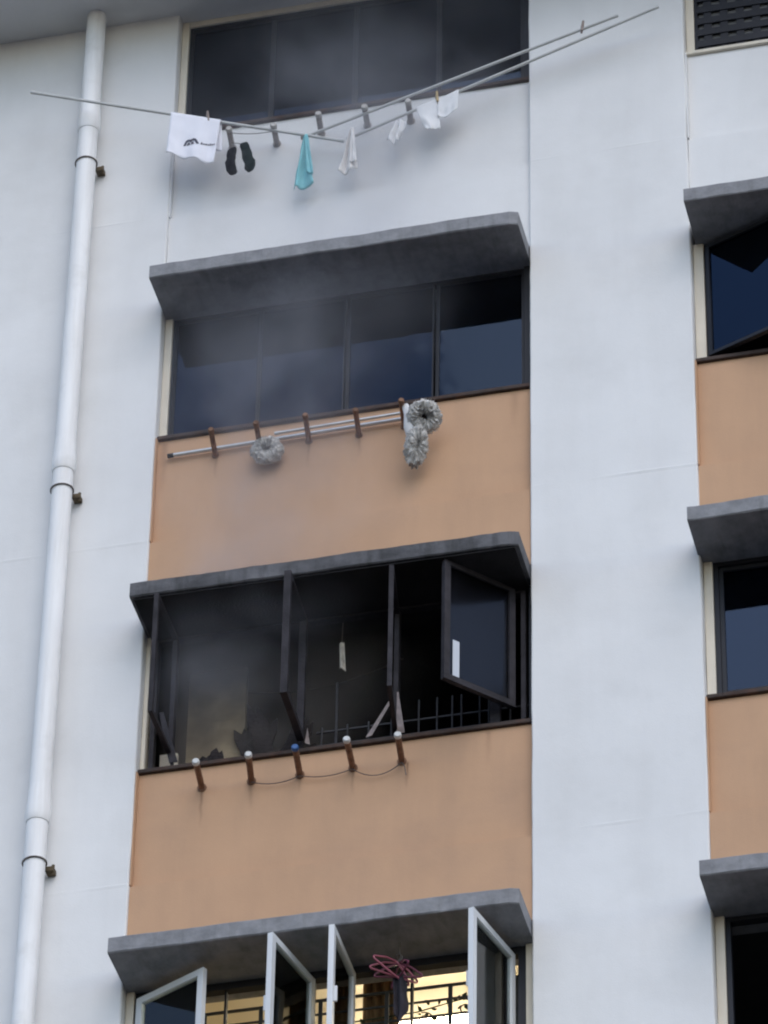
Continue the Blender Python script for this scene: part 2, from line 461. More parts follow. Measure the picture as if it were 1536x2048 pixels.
def panel(x0, x1, y0, y1, z0, z1, seed, nx=24, nz=10):
    """plastered wall panel with a faintly uneven face"""
    bm = bmesh.new()
    fr = [[bm.verts.new((x0 + (x1 - x0) * i / nx, y0 + .0025 * wob(x0 + (x1 - x0) * i / nx, seed, z0 + (z1 - z0) * j / nz, 2.5),
                         z0 + (z1 - z0) * j / nz)) for j in range(nz + 1)] for i in range(nx + 1)]
    for i in range(nx):
        for j in range(nz):
            bm.faces.new((fr[i][j], fr[i + 1][j], fr[i + 1][j + 1], fr[i][j + 1]))
    loop = [fr[i][0] for i in range(nx + 1)] + [fr[nx][j] for j in range(1, nz + 1)] + \
           [fr[i][nz] for i in range(nx - 1, -1, -1)] + [fr[0][j] for j in range(nz - 1, 0, -1)]
    back = [bm.verts.new((v.co.x, y1, v.co.z)) for v in loop]
    for k in range(len(loop)):
        m = (k + 1) % len(loop)
        bm.faces.new((loop[k], back[k], back[m], loop[m]))
    bm.faces.new(back)
    return bm

SILL = {1: 5.655, 2: 2.80, 3: -0.005, 4: -2.80}
HEAD = {1: EAVE - .002, 2: 3.895, 3: 1.10, 4: -1.695}
BH = {2: 3.86, 3: 1.095, 4: -1.67}
AWN_Y = -0.36

def bay(x0, first):
    x1 = x0 + W
    e = .0015
    for f in (1, 2, 3, 4):
        col = M['white'] if f == 1 else M['orange']
        zs = SILL[f]
        jz = {1: 4.80, 2: 1.86, 3: -0.93, 4: -3.70}[f]
        # recessed panel below the sill, then the flush beam band over the awning of the storey beneath
        part('infill_panel', panel(x0 + e, x1 - e, .062, .30, jz, zs - .034, f * 3 + x0), col)
        if f < 4:
            hb = (HEAD if first else BH)[f + 1]
            part('wall_beam', panel(x0 + e, x1 - e,    .022 if f > 1 else .03, .30, hb + .128, jz - .003, f * 7 + x0), col)
        for s in (0,):
            xa, xb = ((x0 + .0005, x0 + .009), (x1 - .009, x1 - .0005))[s]
            part('panel_reveal', box(xa, xb, .012, .060, jz + .004, zs - .036), col)
        part('window_sill', box(x0 + e, x1 - e, .035, .30, zs - .032, zs), M['cream'] if (f == 1 and not first) else M['ledge'], bevel=.006)
        if f > 1:
            h = (HEAD if first else BH)[f]
            dx = 0 if first else (0, 0, .018, -.022, -.012)[f]
            a = part('concrete_awning', rough_slab(x0 + .004 + dx, x1 - .004 + dx, AWN_Y, .30, h, h + .118, f * 5 + x0, chamfer=.022),
                     M['sooty_awning'] if (first and f == 3) else M['awning'])
            if first and f == 3: part('soot_layer', box(x0 + .03, x1 - .03, AWN_Y + .02, .295, h - .016, h - .007), M['soot'])
            if first and f == 3: a['label'] = 'soot-blackened concrete awning over the burnt window'
    part('infill_panel', box(x0 + e, x1 - e, .062, .30, GZ, -3.72), M['orange'])
bay(0.0, True)
bay(B2, False)

# rooms behind the openings, open to the front
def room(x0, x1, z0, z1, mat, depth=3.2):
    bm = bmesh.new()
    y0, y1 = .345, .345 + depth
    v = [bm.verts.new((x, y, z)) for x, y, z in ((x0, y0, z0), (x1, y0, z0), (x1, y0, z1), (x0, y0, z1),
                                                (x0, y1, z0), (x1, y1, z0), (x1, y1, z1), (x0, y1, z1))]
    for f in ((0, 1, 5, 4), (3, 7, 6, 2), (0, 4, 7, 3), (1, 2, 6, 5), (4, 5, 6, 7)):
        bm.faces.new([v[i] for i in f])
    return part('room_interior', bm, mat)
for first, x0 in ((True, 0.0), (False, B2)):
    for f in (1, 2, 3, 4):
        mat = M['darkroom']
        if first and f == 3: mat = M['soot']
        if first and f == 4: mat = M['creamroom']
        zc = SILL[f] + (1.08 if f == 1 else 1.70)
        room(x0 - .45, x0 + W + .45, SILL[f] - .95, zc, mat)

# ------------------------------------------------------------------ windows
FY = 0.10          # front of the fixed frames
def jambs(x0, f, left, top, w=.055):
    z0, z1 = SILL[f] + .001, top - .001
    part('window_jamb', box(x0 + .002, x0 + w, FY - .02, .30, z0, z1), left, bevel=.004)
    part('window_jamb', box(x0 + W - w, x0 + W - .002, FY - .02, .30, z0, z1), left if f == 4 else M['bronze'], bevel=.004)

def fixed_frame(x0, x1, z0, z1, mat, mullions=(), t=.032):
    fr = part('window_frame', ring_frame(x0, x1, z0, z1, t, FY, FY + .06), mat)
    for x in mullions:
        sub('mullion', box(x - .007, x + .007, FY + .02, FY + .057, z0 + t, z1 - t), mat, fr)
    return fr

def casement(hx, z0, w, h, ang, side, mat, gmat, t=.04, d=.035, hy=FY, pane=True, name='casement', handle=False):
    """one sash on its hinge line (hx, hy); side +1 spreads to the right of the hinge, -1 to the left; ang opens it outwards"""
    x0, x1 = (0.0, w) if side > 0 else (-w, 0.0)
    o = part(name, ring_frame(x0, x1, 0, h, t, -d, 0), mat)
    o.location = (hx, hy, z0)
    o.rotation_euler = (0, 0, -ang if side > 0 else ang)
    if pane:
        sub('glass_pane', box(x0 + t * .7, x1 - t * .7, -d * .5 - .002, -d * .5 + .002, t * .7, h - t * .7), gmat, o)
    if handle:
        xx = x1 - t * .5 if side > 0 else x0 + t * .5
        sub('handle', box(xx - .008, xx + .008, .0, .022, h * .45, h * .45 + .11), mat, o, bevel=.003)
    return o

# storey 1 (top), behind the upper laundry
T1 = 6.735
jambs(0, 1, M['cream'], EAVE)
fixed_frame(.057, W - .057, 5.657, T1, M['bronze'], (.68, 1.295, 1.91), t=.018)
part('window_head', box(.057, W - .057, .085, .30, T1 + .002, EAVE - .002), M['cream'])
for i, x in enumerate((.077, .690, 1.306, 1.921)):
    casement(x, 5.677, .597, 1.036, 0.0, 1, M['bronze'], M['glass'], t=.010, hy=FY + .05)
# storey 2
jambs(0, 2, M['cream'], HEAD[2])
fixed_frame(.057, W - .057, 2.802, 3.893, M['bronze'], (.673, 1.295, 1.921), t=.018)
for i, x in enumerate((.077, .682, 1.304, 1.929)):
    casement(x, 2.822, .597, 1.05, 0.0, 1, M['bronze'], M['glass'], t=.010, hy=FY + .045)

# storey 3, burnt out
jambs(0, 3, M['cream'], HEAD[3], w=.03)
ff = fixed_frame(.05, W - .055, .002, 1.098, M['burnt'], (.20, 1.06, 1.69), t=.03)
c1 = casement(.215, .11, .50, .96, R(90), 1, M['burnt'], M['smokedglass'], pane=False, t=.03, d=.03)
c2 = casement(1.085, .10, .52, .99, R(88), 1, M['burnt'], M['smokedglass'], pane=False, t=.045, d=.045)
c3 = casement(1.70, .06, .50, .975, R(81), 1, M['burnt'], M['smokedglass'], pane=False, t=.03, d=.03)
c4 = casement(2.447, .125, .548, .97, R(47), -1, M['burnt'], M['smokedglass'], t=.045)
c4['label'] = 'scorched casement standing half open with its pane still in'
sub('reflection_strip', box(-.475, -.425, -.024, -.0205, .05, .34), M['reflection'], c4)  # added pale strip imitating a bright reflection in the pane
part('mullion', box(2.30, 2.365, FY + .002, FY + .05, .034, 1.066), M['burnt'])

def shard(name, pts, y, parent_mat, th=.006):
    bm = bmesh.new()
    a = [bm.verts.new((x, y, z)) for x, z in pts]
    b = [bm.verts.new((x, y + th, z)) for x, z in pts]
    bm.faces.new(a); bm.faces.new(list(reversed(b)))
    n = len(pts)
    for i in range(n): bm.faces.new((a[i], b[i], b[(i + 1) % n], a[(i + 1) % n]))
    return part(name, bm, parent_mat)
shard('glass_shard', [(1.50, .03), (1.54, .04), (1.67, .30), (1.655, .31)], .06, M['shard'])
shard('glass_shard', [(1.70, .03), (1.755, .03), (1.71, .36), (1.70, .36)], .06, M['shard'])
shard('glass_shard', [(1.10, .05), (1.135, .03), (1.115, .17)], .06, M['shard'])
shard('glass_shard', [(.205, .03), (.262, .03), (.15, .45), (.120, .45)], .055, M['burnt'])
# low grille inside the burnt window
gr = part('window_grille', box(1.12, 2.52, .262, .274, .27, .282), M['greygrille'])
for x in (1.16, 1.255, 1.33, 1.47, 1.62, 1.80, 1.92, 2.02, 2.08, 2.20, 2.26, 2.40):
    sub('grille_bar', tube([(x, .25, .0), (x, .25, (.65 if x == 1.255 else .30) if x < 1.7 else .42)], .010 if x == 1.255 else .0065, 6), M['greygrille'], gr)
sub('grille_rail', box(1.12, 2.52, .245, .257, .15, .16), M['greygrille'], gr)
part('scorched_partition', box(.21, .60, .40, .44, -.60, 1.0), M['singed'])
part('window_reveal', box(.062, .18, .31, .34, -.40, .30), M['cream'])

# storey 4, lit, all casements out
jambs(0, 4, M['cream'], HEAD[4])
fixed_frame(.057, W - .057, -2.798, -1.697, M['bronze'], (.63, 1.19, 1.81), t=.05)
casement(.088, -2.76, .557, 1.0, R(27), 1, M['alu'], M['clearglass'], t=.045, handle=True)
casement(1.173, -2.76, .565, 1.0, R(77), -1, M['alu'], M['clearglass'], t=.045, handle=True)
casement(1.462, -2.75, .545, 1.0, R(90), 1, M['alu'], M['clearglass'], t=.045, handle=True)
casement(2.432, -2.76, .568, 1.0, R(76), -1, M['alu'], M['clearglass'], t=.045, handle=True)
g4 = part('window_grille', box(.06, W - .06, .272, .288, -1.80, -1.785), M['grille'])
for k in range(7):
    z = -1.90 - k * .115
    sub('grille_rail', box(.06, W - .06, .274, .286, z, z + .012), M['grille'], g4)
for x in (.46, .82, 1.20, 1.62, 2.02, 2.44):
    sub('grille_bar', box(x - .013, x + .013, .262, .270, -2.76, -1.80), M['grille'], g4)
for k, (x, z, s) in enumerate(((2.12, -1.99, 1), (2.26, -2.05, -1), (2.34, -2.2, 1), (1.86, -2.05, 1), (1.72, -2.18, -1), (2.18, -2.25, 1),
                               (1.40, -2.10, 1), (2.05, -2.18, -1), (1.02, -2.02, 1), (.70, -2.05, -1))):
    pts = []
    for i in range(22):
        a = i / 21 * 2.6 * PI
        rr = .014 + .05 * i / 21
        pts.append((x + s * rr * math.cos(a), .255, z + rr * math.sin(a)))
    sub('grille_scroll', tube(pts, .0045, 6), M['grille'], g4)

# second bay
jambs(B2, 1, M['cream'], EAVE, w=.06)
fixed_frame(B2 + .062, B2 + W - .062, 5.657, EAVE - .01, M['bronze'], (B2 + .68, B2 + 1.3, B2 + 1.9))
casement(B2 + .10, 5.69, .56, 1.06, 0, 1, M['bronze'], M['glass'], t=.03, hy=FY + .055)
casement(B2 + .70, 5.69, .58, 1.06, 0, 1, M['bronze'], M['glass'], t=.03, hy=FY + .055)
# concrete lattice behind the glass line of the top right window: pierced blocks
part('lattice_backing', box(B2 + .09, B2 + 1.28, FY + .002, FY + .008, 5.69, EAVE - .05), M['darkroom'])  # backing sheet added so the lattice holes look lighter
lat = part('window_grille', ring_frame(B2 + .064, B2 + 1.3, 5.66, EAVE - .02, .02, FY - .016, FY - .004), M['bronze'])
for i in range(10):
    sub('grille_bar', box(B2 + .13 + i * .115, B2 + .185 + i * .115, FY - .014, FY - .008, 5.68, EAVE - .04), M['bronze'], lat)
for k in range(10):
    sub('grille_rail', box(B2 + .085, B2 + 1.28, FY - .0215, FY - .0155, 5.72 + k * .112, 5.78 + k * .112), M['bronze'], lat)

jambs(B2, 2, M['cream'], BH[2], w=.072)
fixed_frame(B2 + .074, B2 + W - .074, 2.802, BH[2] - .002, M['bronze'], (B2 + .68, B2 + 1.3, B2 + 1.9))
casement(B2 + .10, 2.836, .575, .985, R(22), 1, M['bronze'], M['glass'], t=.026, hy=FY + .0)
casement(B2 + .70, 2.836, .575, .985, 0, 1, M['bronze'], M['glass'], t=.026, hy=FY + .045)
jambs(B2, 3, M['cream'], BH[3], w=.06)
fixed_frame(B2 + .062, B2 + W - .062, -.003, BH[3] - .002, M['bronze'], (B2 + .68, B2 + 1.3, B2 + 1.9))
casement(B2 + .096, .032, .56, 1.02, 0, 1, M['bronze'], M['glass'], t=.028, hy=FY + .045)
casement(B2 + .70, .032, .58, 1.02, 0, 1, M['bronze'], M['glass'], t=.028, hy=FY + .045)
jambs(B2, 4, M['cream'], BH[4], w=.06)
fixed_frame(B2 + .062, B2 + W - .062, -2.798, BH[4] - .002, M['bronze'], (B2 + .68, B2 + 1.3, B2 + 1.9))

# ------------------------------------------------------------------ drain pipe
PX, PY, PR = -0.592, -0.118, 0.070
dp = tag(empty('drain_pipe', (PX, PY, -8.0)), 'long white plastic drain pipe running down the wall left of the windows', 'drain pipe')
joints = [5.69, 2.52, -0.39, -3.2]
tops = [EAVE - .001] + joints
for i in range(len(joints)):
    zt, zb = tops[i], joints[i]
    prof = [(PR * .5, zb + 8 + .02), (PR, zb + 8 + .02), (PR, zt + 8 - (.0 if i == 0 else .05)), (PR * .5, zt + 8 - (.0 if i == 0 else .05))]
    obj('pipe_section', lathe(prof, 28), M['pvc'], dp, smooth=True)
    z = zb + 8
    col = [(PR * .6, z + .225), (PR + .001, z + .22), (PR + .004, z + .17), (PR + .006, z + .11), (PR + .011, z + .05), (PR + .012, z - .01), (PR + .010, z - .045), (PR + .005, z - .062), (PR - .006, z - .064)]
    obj('pipe_socket', lathe(col, 28), M['pvc'], dp, smooth=True)
obj('pipe_section', lathe([(PR * .5, -6), (PR, -6), (PR, -3.2 + 8 - .05), (PR * .5, -3.2 + 8 - .05)], 28), M['pvc'], dp, smooth=True)
for z in (5.318, 2.301, -0.761):
    zz = z + 8
    rr = PR + .0065
    pts = [(rr * math.cos(a), rr * math.sin(a), zz + .004 * math.cos(a)) for a in [R(-245 + 290 * k / 26) for k in range(27)]]
    pts += [(PR * .9, .095, zz - .01)]
    clip = obj('pipe_clip', tube(pts, .0055, 6), M['wire'], dp)
    bk = box(.055, .112, .045, .115, zz - .038, zz + .0)
    bk = obj('bracket', bk, M['bracket'], clip, bevel=.006)
    obj('bolt', tube([(.10, .075, zz + .022), (.10, .075, zz - .05)], .011, 8), M['bracket'], clip)

# ------------------------------------------------------------------ pole holders under each sill
ORD = ['leftmost', 'second from left', 'middle', 'fourth from left', 'rightmost']
def holder(x, z, tip, tilt, mat, capmat, label, group, r=.021):
    h = tag(empty('pole_holder', (x, .06, z)), label, 'pole holder', group)
    L = .06 - tip
    p1 = Vector((tilt * L, -L, .012 * random.uniform(-1, 1)))
    obj('tube', tube([(0, .0, 0), p1 * .5, p1], r, 12), mat, h, smooth=True)
    obj('wall_plate', lathe([(.012, -.008), (r * 1.45, -.007), (r * 1.45, .001), (.012, .002)], 14, 'y'), mat, h)
    n = p1.normalized()
    obj('end_cap', tube([p1 - n * .014, p1 - n * .004, p1 + n * .010, p1 + n * .018], [r * 1.08, r * 1.18, r * 1.14, r * .85], 14), capmat, h, smooth=True)
    return h
for i, x in enumerate((.430, .756, 1.080, 1.414, 1.729)):
    z = (5.424, 5.396, 5.425, 5.439, 5.413)[i]
    holder(x, z, -.135, .13, M['greytube'], M['greycap'],
           'grey pole holder stub under the top window, %s of its row' % ORD[i], 'grey pole holders under the top window')
for i, x in enumerate((.414, .725, 1.063, 1.408, 1.720)):
    z = (2.576, 2.585, 2.579, 2.572, 2.590)[i]
    holder(x, z, -.20, .15, M['rust'], M['rust'],
           'brown rusty pole holder carrying the silver pole, %s of its row' % ORD[i], 'rusty pole holders under the closed window', r=.018)
for i, x in enumerate((.432, .758, 1.076, 1.422, 1.741)):
    z = -.2
    lab = 'white-capped rusty pole holder under the burnt window, %s of its row' % ORD[i]
    if i == 2: lab = 'rusty pole holder with a blue end cap under the burnt window'
    holder(x, z, -.225, (.13, .19, .14, .10, .14)[i], M['rust'], M['bluecap'] if i == 2 else M['whitecap'], lab,
           'rusty pole holders under the burnt window')

# thin wires slung between the holders
def sag(a, b, d, n=12):
    a, b = Vector(a), Vector(b)
    return [a.lerp(b, k / n) + Vector((0, 0, -4 * d * (k / n) * (1 - k / n))) for k in range(n + 1)]
pts = sag((.765, .035, -.225), (1.080, .035, -.225), .035) + sag((1.080, .035, -.225), (1.424, .035, -.225), .03)[1:] + \
      sag((1.424, .035, -.225), (1.745, .035, -.225), .075)[1:] + [Vector((1.765, .03, -.26)), Vector((1.775, .035, -.33))]
tag(obj('wire', tube(pts, .0035, 5), M['wire']), 'thin brown wire sagging between the rusty holders under the burnt window', 'wire')
pts = sag((.452, -.125, 5.40), (.784, -.10, 5.37), .02)
tag(obj('wire', tube(pts, .003, 5), M['wire']), 'thin grey wire between two holders above the black socks', 'wire')

# ------------------------------------------------------------------ laundry poles
def pole(a, b, r, label, mat, tips=None, sagd=.0):
    a, b = Vector(a), Vector(b)
    p = empty('laundry_pole', a)
    tag(p, label, 'pole')
    pts = [q - a for q in sag(a, b, sagd, 10)]
    obj('shaft', tube(pts, r, 12), mat, p, smooth=True)
    d = (b - a).normalized()
    for q, s in ((Vector((0, 0, 0)), -1), (b - a, 1)):
        obj('end_plug', tube([q - d * .03 * s, q + d * .012 * s], r * 1.12, 12), tips or mat, p, smooth=True)
    return p
A0, A1 = Vector((-.954, -.35, 5.877)), Vector((1.264, -.05, 5.218))
P0, P1 = Vector((.975, -.06, 5.300)), Vector((3.268, -.235, 5.835))
Q0, Q1 = Vector((1.302, -.05, 5.232)), Vector((3.555, -.225, 5.868))
pole(A0, A1, .0115, 'thin grey laundry pole slanting down rightwards past the drain pipe', M['steelpole'])
pole(P0, P1, .0115, 'upper grey laundry pole rising rightwards beneath the top window', M['steelpole'])
pole(Q0, Q1, .0115, 'lower grey laundry pole rising rightwards, the white cloths pegged on it', M['steelpole'])
pole((.10, .03, 2.604), (1.80, .03, 2.636), .0145, 'silver pole with a black left tip lying on the rusty holders', M['chrome'], M['blackplastic'])
pole((.86, -.035, 2.610), (1.82, -.030, 2.636), .011, 'shorter silver pole lying in front of the long one on the holders', M['chrome'])

# ------------------------------------------------------------------ washing
def on(p, a, b):          # point on pole a-b at the world x p
    t = (p - a.x) / (b.x - a.x)
    return a.lerp(b, t)

def cloth(name, top, bottom, mat, label, cat, nx=18, nz=20, th=.004, waves=3, amp=.012, gather=0.0, hem=.006, seed=0, fold=None, subdiv=1):
    """hanging cloth: top edge and bottom edge polylines (2-4 points each), rippled, with real thickness"""
    def along(pl, t):
        s = t * (len(pl) - 1); i = min(int(s), len(pl) - 2)
        return Vector(pl[i]).lerp(Vector(pl[i + 1]), s - i)
    bm = bmesh.new()
    g = []
    for i in range(nx + 1):
        u = i / nx; col = []
        a, b = along(top, u), along(bottom, u)
        for j in range(nz + 1):
            v = j / nz
            p = a.lerp(b, v)
            w = amp * (gather + (1 - gather) * v) * math.sin(u * waves * 2 * PI + 1.5 * wob(v * 2, seed, 0, 1) + seed)
            w += amp * .8 * v * wob(u * 4, v * 3, seed, 1)
            p += Vector((amp * .5 * v * wob(u * 3, v * 3, seed + 4, 1), w, 0))
            if j == nz: p.z += hem * wob(u * 9, seed, 2, 1)
            col.append(bm.verts.new(p))
        g.append(col)
    for i in range(nx):
        for j in range(nz):
            bm.faces.new((g[i][j], g[i][j + 1], g[i + 1][j + 1], g[i + 1][j]))
    o = obj(name, bm, mat, smooth=True)
    s = o.modifiers.new('thickness', 'SOLIDIFY'); s.thickness = th; s.offset = 0
    if label: tag(o, label, cat)
    return o

def peg(p, label, mat, tilt=0.0):
    """wooden clothes peg: two tapered jaws and a spring coil"""
    o = tag(empty('clothes_peg', p), label, 'peg', 'clothes pegs')
    for s in (-1, 1):
        bm = tube([(0, s * .012, -.035), (0, s * .007, 0), (0, s * .009, .018), (0, s * .018, .055)], [.008, .010, .010, .008], 6)
        obj('jaw', bm, mat, o)
    obj('spring', tube([(-.011, 0, .012), (.011, 0, .012)], .007, 8), M['wire'], o)
    o.rotation_euler = (0, tilt, R(20))
    return o

# white towel over the left pole: front sheet folded over the pole and a shorter back sheet
a, b = on(.05, A0, A1), on(.405, A0, A1)
tw = empty('towel', (a + b) / 2)
tag(tw, 'small white towel with a dark printed emblem over the left pole', 'towel')
off = (a + b) / 2
def front_y(u, v):
    return -.016 - .016 * v * math.sin(u * 11.5 + .8) - .008 * v * wob(u * 5, v * 4, 1, 1) - .01 * v
def lay_on_towel(o):
    """bend a flat print so that it lies on the rippled cloth"""
    for vt in o.data.vertices:
        p = vt.co + o.location + off
        u = (p.x - a.x + .02) / (b.x - a.x); t = a.lerp(b, min(1, max(0, u))); v = max(0, (t.z - p.z) / .41)
        vt.co.y += t.y + front_y(u, v) - .0045 - (o.location.y + off.y)
def towel_mesh():
    bm = bmesh.new(); nx, nf, nb = 22, 22, 14; rows = []
    for i in range(nx + 1):
        u = i / nx
        t = a.lerp(b, u)
        col = []
        for j in range(nb, -1, -1):          # back, from hem to pole
            v = j / nb
            col.append(t + Vector((.01 * v, .016 + .012 * v * math.sin(u * 9 + 1) + .01 * v, -.26 * v * (1 + .04 * math.sin(u * 7)))))
        col.append(t + Vector((0, .008, .013))); col.append(t + Vector((0, -.008, .013)))
        L = .405 + .010 * u
        for j in range(nf + 1):
            v = j / nf
            # the sides draw in a little towards the hem
            xx = -.012 * v * (1 - u) + .0 - .035 * v * u
            zz = -L * v
            if j == nf: zz += .012 * math.sin(u * 14) + .01 * wob(u * 8, 3, 1, 1)
            col.append(t + Vector((xx, front_y(u, v), zz)))
        rows.append([bm.verts.new(p - off) for p in col])
    n = len(rows[0])
    for p, q in zip(rows, rows[1:]):
        for k in range(n - 1): bm.faces.new((p[k], p[k + 1], q[k + 1], q[k]))
    return bm
cl = obj('towel_cloth', towel_mesh(), M['towel'], tw, smooth=True)
sm = cl.modifiers.new('thickness', 'SOLIDIFY'); sm.thickness = .004; sm.offset = 0
# printed emblem (two peaks with a notch) and the small line of print, lying just in front of the cloth
def print_piece(name, polys, parent):
    bm = bmesh.new()
    for pl in polys:
        f = bm.faces.new([bm.verts.new((x, 0, z)) for x, z in pl])
    r = bmesh.ops.extrude_face_region(bm, geom=bm.faces[:])
    for v in [e for e in r['geom'] if isinstance(e, bmesh.types.BMVert)]: v.co.y -= .0015
    return obj(name, bm, M['ink'], parent)
em = print_piece('emblem', [[(-.055, -.024), (-.037, -.024), (-.029, .006), (-.014, .0135), (-.001, -.001), (.012, .0135), (.027, .006), (.043, -.026),
                             (.061, -.026), (.039, .022), (.021, .031), (-.001, .024), (-.022, .031), (-.039, .022)],
                            ], tw)
em.location = Vector((.205, -.235, 5.272)) - off
em2 = print_piece('emblem', [[(-.029, -.024), (-.003, -.024), (-.008, -.002), (-.022, -.002)]], tw)
em2.location = em.location
em3 = print_piece('emblem', [[(.002, -.024), (.026, -.025), (.020, -.002), (.006, -.002)]], tw)
em3.location = em.location
for q in (em, em2, em3): lay_on_towel(q)
let = []
x = 0.0
for k in range(7):
    w_ = (.013, .010, .013, .009, .010, .011, .009)[k]; h_ = (.020, .013, .014, .013, .018, .013, .013)[k]
    let.append([(x, 0), (x + w_, .001), (x + w_ * .9, h_), (x + w_ * .15, h_ * .95)])
    x += w_ + .0035
for k, pl in enumerate(let):
    o = print_piece('printed_letter', [pl], tw); o.location = Vector((.277, -.235, 5.238)) - off; lay_on_towel(o)
peg(on(.312, A0, A1) + Vector((0, -.004, .012)), 'pale peg clipping the white towel to the left pole', M['peg'], tilt=R(-8))

# two socks hung by their cuffs
def sock(pts, rad, mat, label):
    bm = tube([Vector(a).lerp(Vector(b), t) for a, b in zip(pts, pts[1:]) for t in (0, .33, .66)] + [Vector(pts[-1])],
              [a + (b - a) * t for a, b in zip(rad, rad[1:]) for t in (0, .33, .66)] + [rad[-1]], 14, flat=.55)
    for v in bm.verts:
        k = v.co * 26
        v.co += Vector((mn.noise(k), mn.noise(k + Vector((9, 0, 0))), .5 * mn.noise(k + Vector((0, 9, 0))))) * .013
    o = obj('sock', bm, mat, smooth=True)
    s = o.modifiers.new('round', 'SUBSURF'); s.levels = 1; s.render_levels = 2
    return tag(o, label, 'sock', 'dark socks')
sock([(.487, -.12, 5.245), (.487, -.12, 5.23), (.482, -.12, 5.19), (.474, -.125, 5.13), (.474, -.13, 5.08), (.484, -.13, 5.035), (.505, -.13, 4.995), (.515, -.13, 4.985)],
     [.018, .032, .035, .034, .039, .040, .034, .016], M['blacksock'], 'black sock hanging by its cuff, left one of the pair')
sock([(.563, -.12, 5.275), (.566, -.12, 5.26), (.580, -.12, 5.21), (.598, -.125, 5.14), (.612, -.13, 5.085), (.622, -.13, 5.04), (.616, -.13, 5.00), (.606, -.13, 4.985)],
     [.018, .032, .035, .035, .040, .041, .033, .015], M['greensock'], 'dark greenish sock hanging by its cuff, right one of the pair')
o = obj('wire', tube([(.452, -.125, 5.40), (.470, -.122, 5.33), (.474, -.12, 5.255)], .003, 5), M['wire'])
tag(o, 'short thin wire holding the black sock to the leftmost stub', 'wire')
o = obj('wire', tube([(.474, -.12, 5.300), (.52, -.12, 5.285), (.565, -.12, 5.265)], .003, 5), M['wire'])
tag(o, 'short thin wire bridging the tops of the dark socks', 'wire')

p = on(1.0, P0, P1)
cloth('cloth', [(.985, -.075, 5.305), (1.005, -.085, 5.31), (1.022, -.075, 5.305)],
      [(.930, -.10, 4.79), (.975, -.10, 4.775), (1.085, -.10, 4.79)], M['teal'],
      'teal cloth hanging from the crossing of the poles', 'cloth', waves=1.4, amp=.024, gather=.25, seed=2.1)
t2 = cloth('fold', [(1.000, -.10, 5.29), (1.022, -.10, 5.29)], [(1.035, -.135, 4.90), (1.087, -.12, 4.86)], M['teal'],
           None, None, waves=.7, amp=.014, seed=.4)
t2.parent = bpy.data.objects['cloth']
cloth('cloth', [(1.328, -.085, 5.285), (1.345, -.09, 5.285)], [(1.262, -.11, 4.86), (1.32, -.11, 4.835), (1.388, -.11, 4.885)], M['offwhite'],
      'long white cloth bunched to a narrow top left of the small knot', 'cloth', waves=1.6, amp=.026, gather=.3, seed=4.6)
f3 = cloth('fold', [(1.338, -.105, 5.285), (1.356, -.10, 5.285)], [(1.345, -.15, 4.92), (1.395, -.13, 4.90)], M['offwhite'], None, None,
           waves=.6, amp=.016, seed=1.4)
f3.parent = bpy.data.objects['cloth.001']
kn = cloth('cloth', [(1.655, -.08, 5.29), (1.685, -.09, 5.295), (1.735, -.085, 5.275)], [(1.605, -.12, 5.10), (1.665, -.125, 5.035), (1.715, -.11, 5.13)],
           M['whitecloth'], 'small crumpled white cloth knotted on the lower pole', 'cloth', waves=2.2, amp=.03, gather=.4, seed=9.2)
cloth('cloth', [on(1.80, Q0, Q1) + Vector((0, -.012, .005)), on(1.955, Q0, Q1) + Vector((0, -.012, .005))],
      [(1.878, -.125, 5.135), (1.92, -.125, 5.115), (1.985, -.125, 5.135)], M['whitecloth'],
      'white cloth tapering downwards, pegged left of the yellow peg', 'cloth', waves=.8, amp=.014, gather=.2, seed=3.3)
cloth('cloth', [on(1.965, Q0, Q1) + Vector((0, -.012, .005)), on(2.115, Q0, Q1) + Vector((0, -.012, .005))],
      [(1.965, -.13, 5.245), (2.03, -.13, 5.22), (2.112, -.13, 5.27)], M['whitecloth'],
      'smaller white cloth with a rounded hem right of the yellow peg', 'cloth', waves=.7, amp=.012, gather=.2, seed=6.8)
peg(on(1.957, Q0, Q1) + Vector((0, -.01, .008)), 'yellow wooden peg holding two white cloths', M['woodpeg'], tilt=R(-5))
peg(on(3.02, P0, P1) + Vector((0, -.004, .006)), 'lone brown peg near the right end of the poles', M['peg'], tilt=R(6))

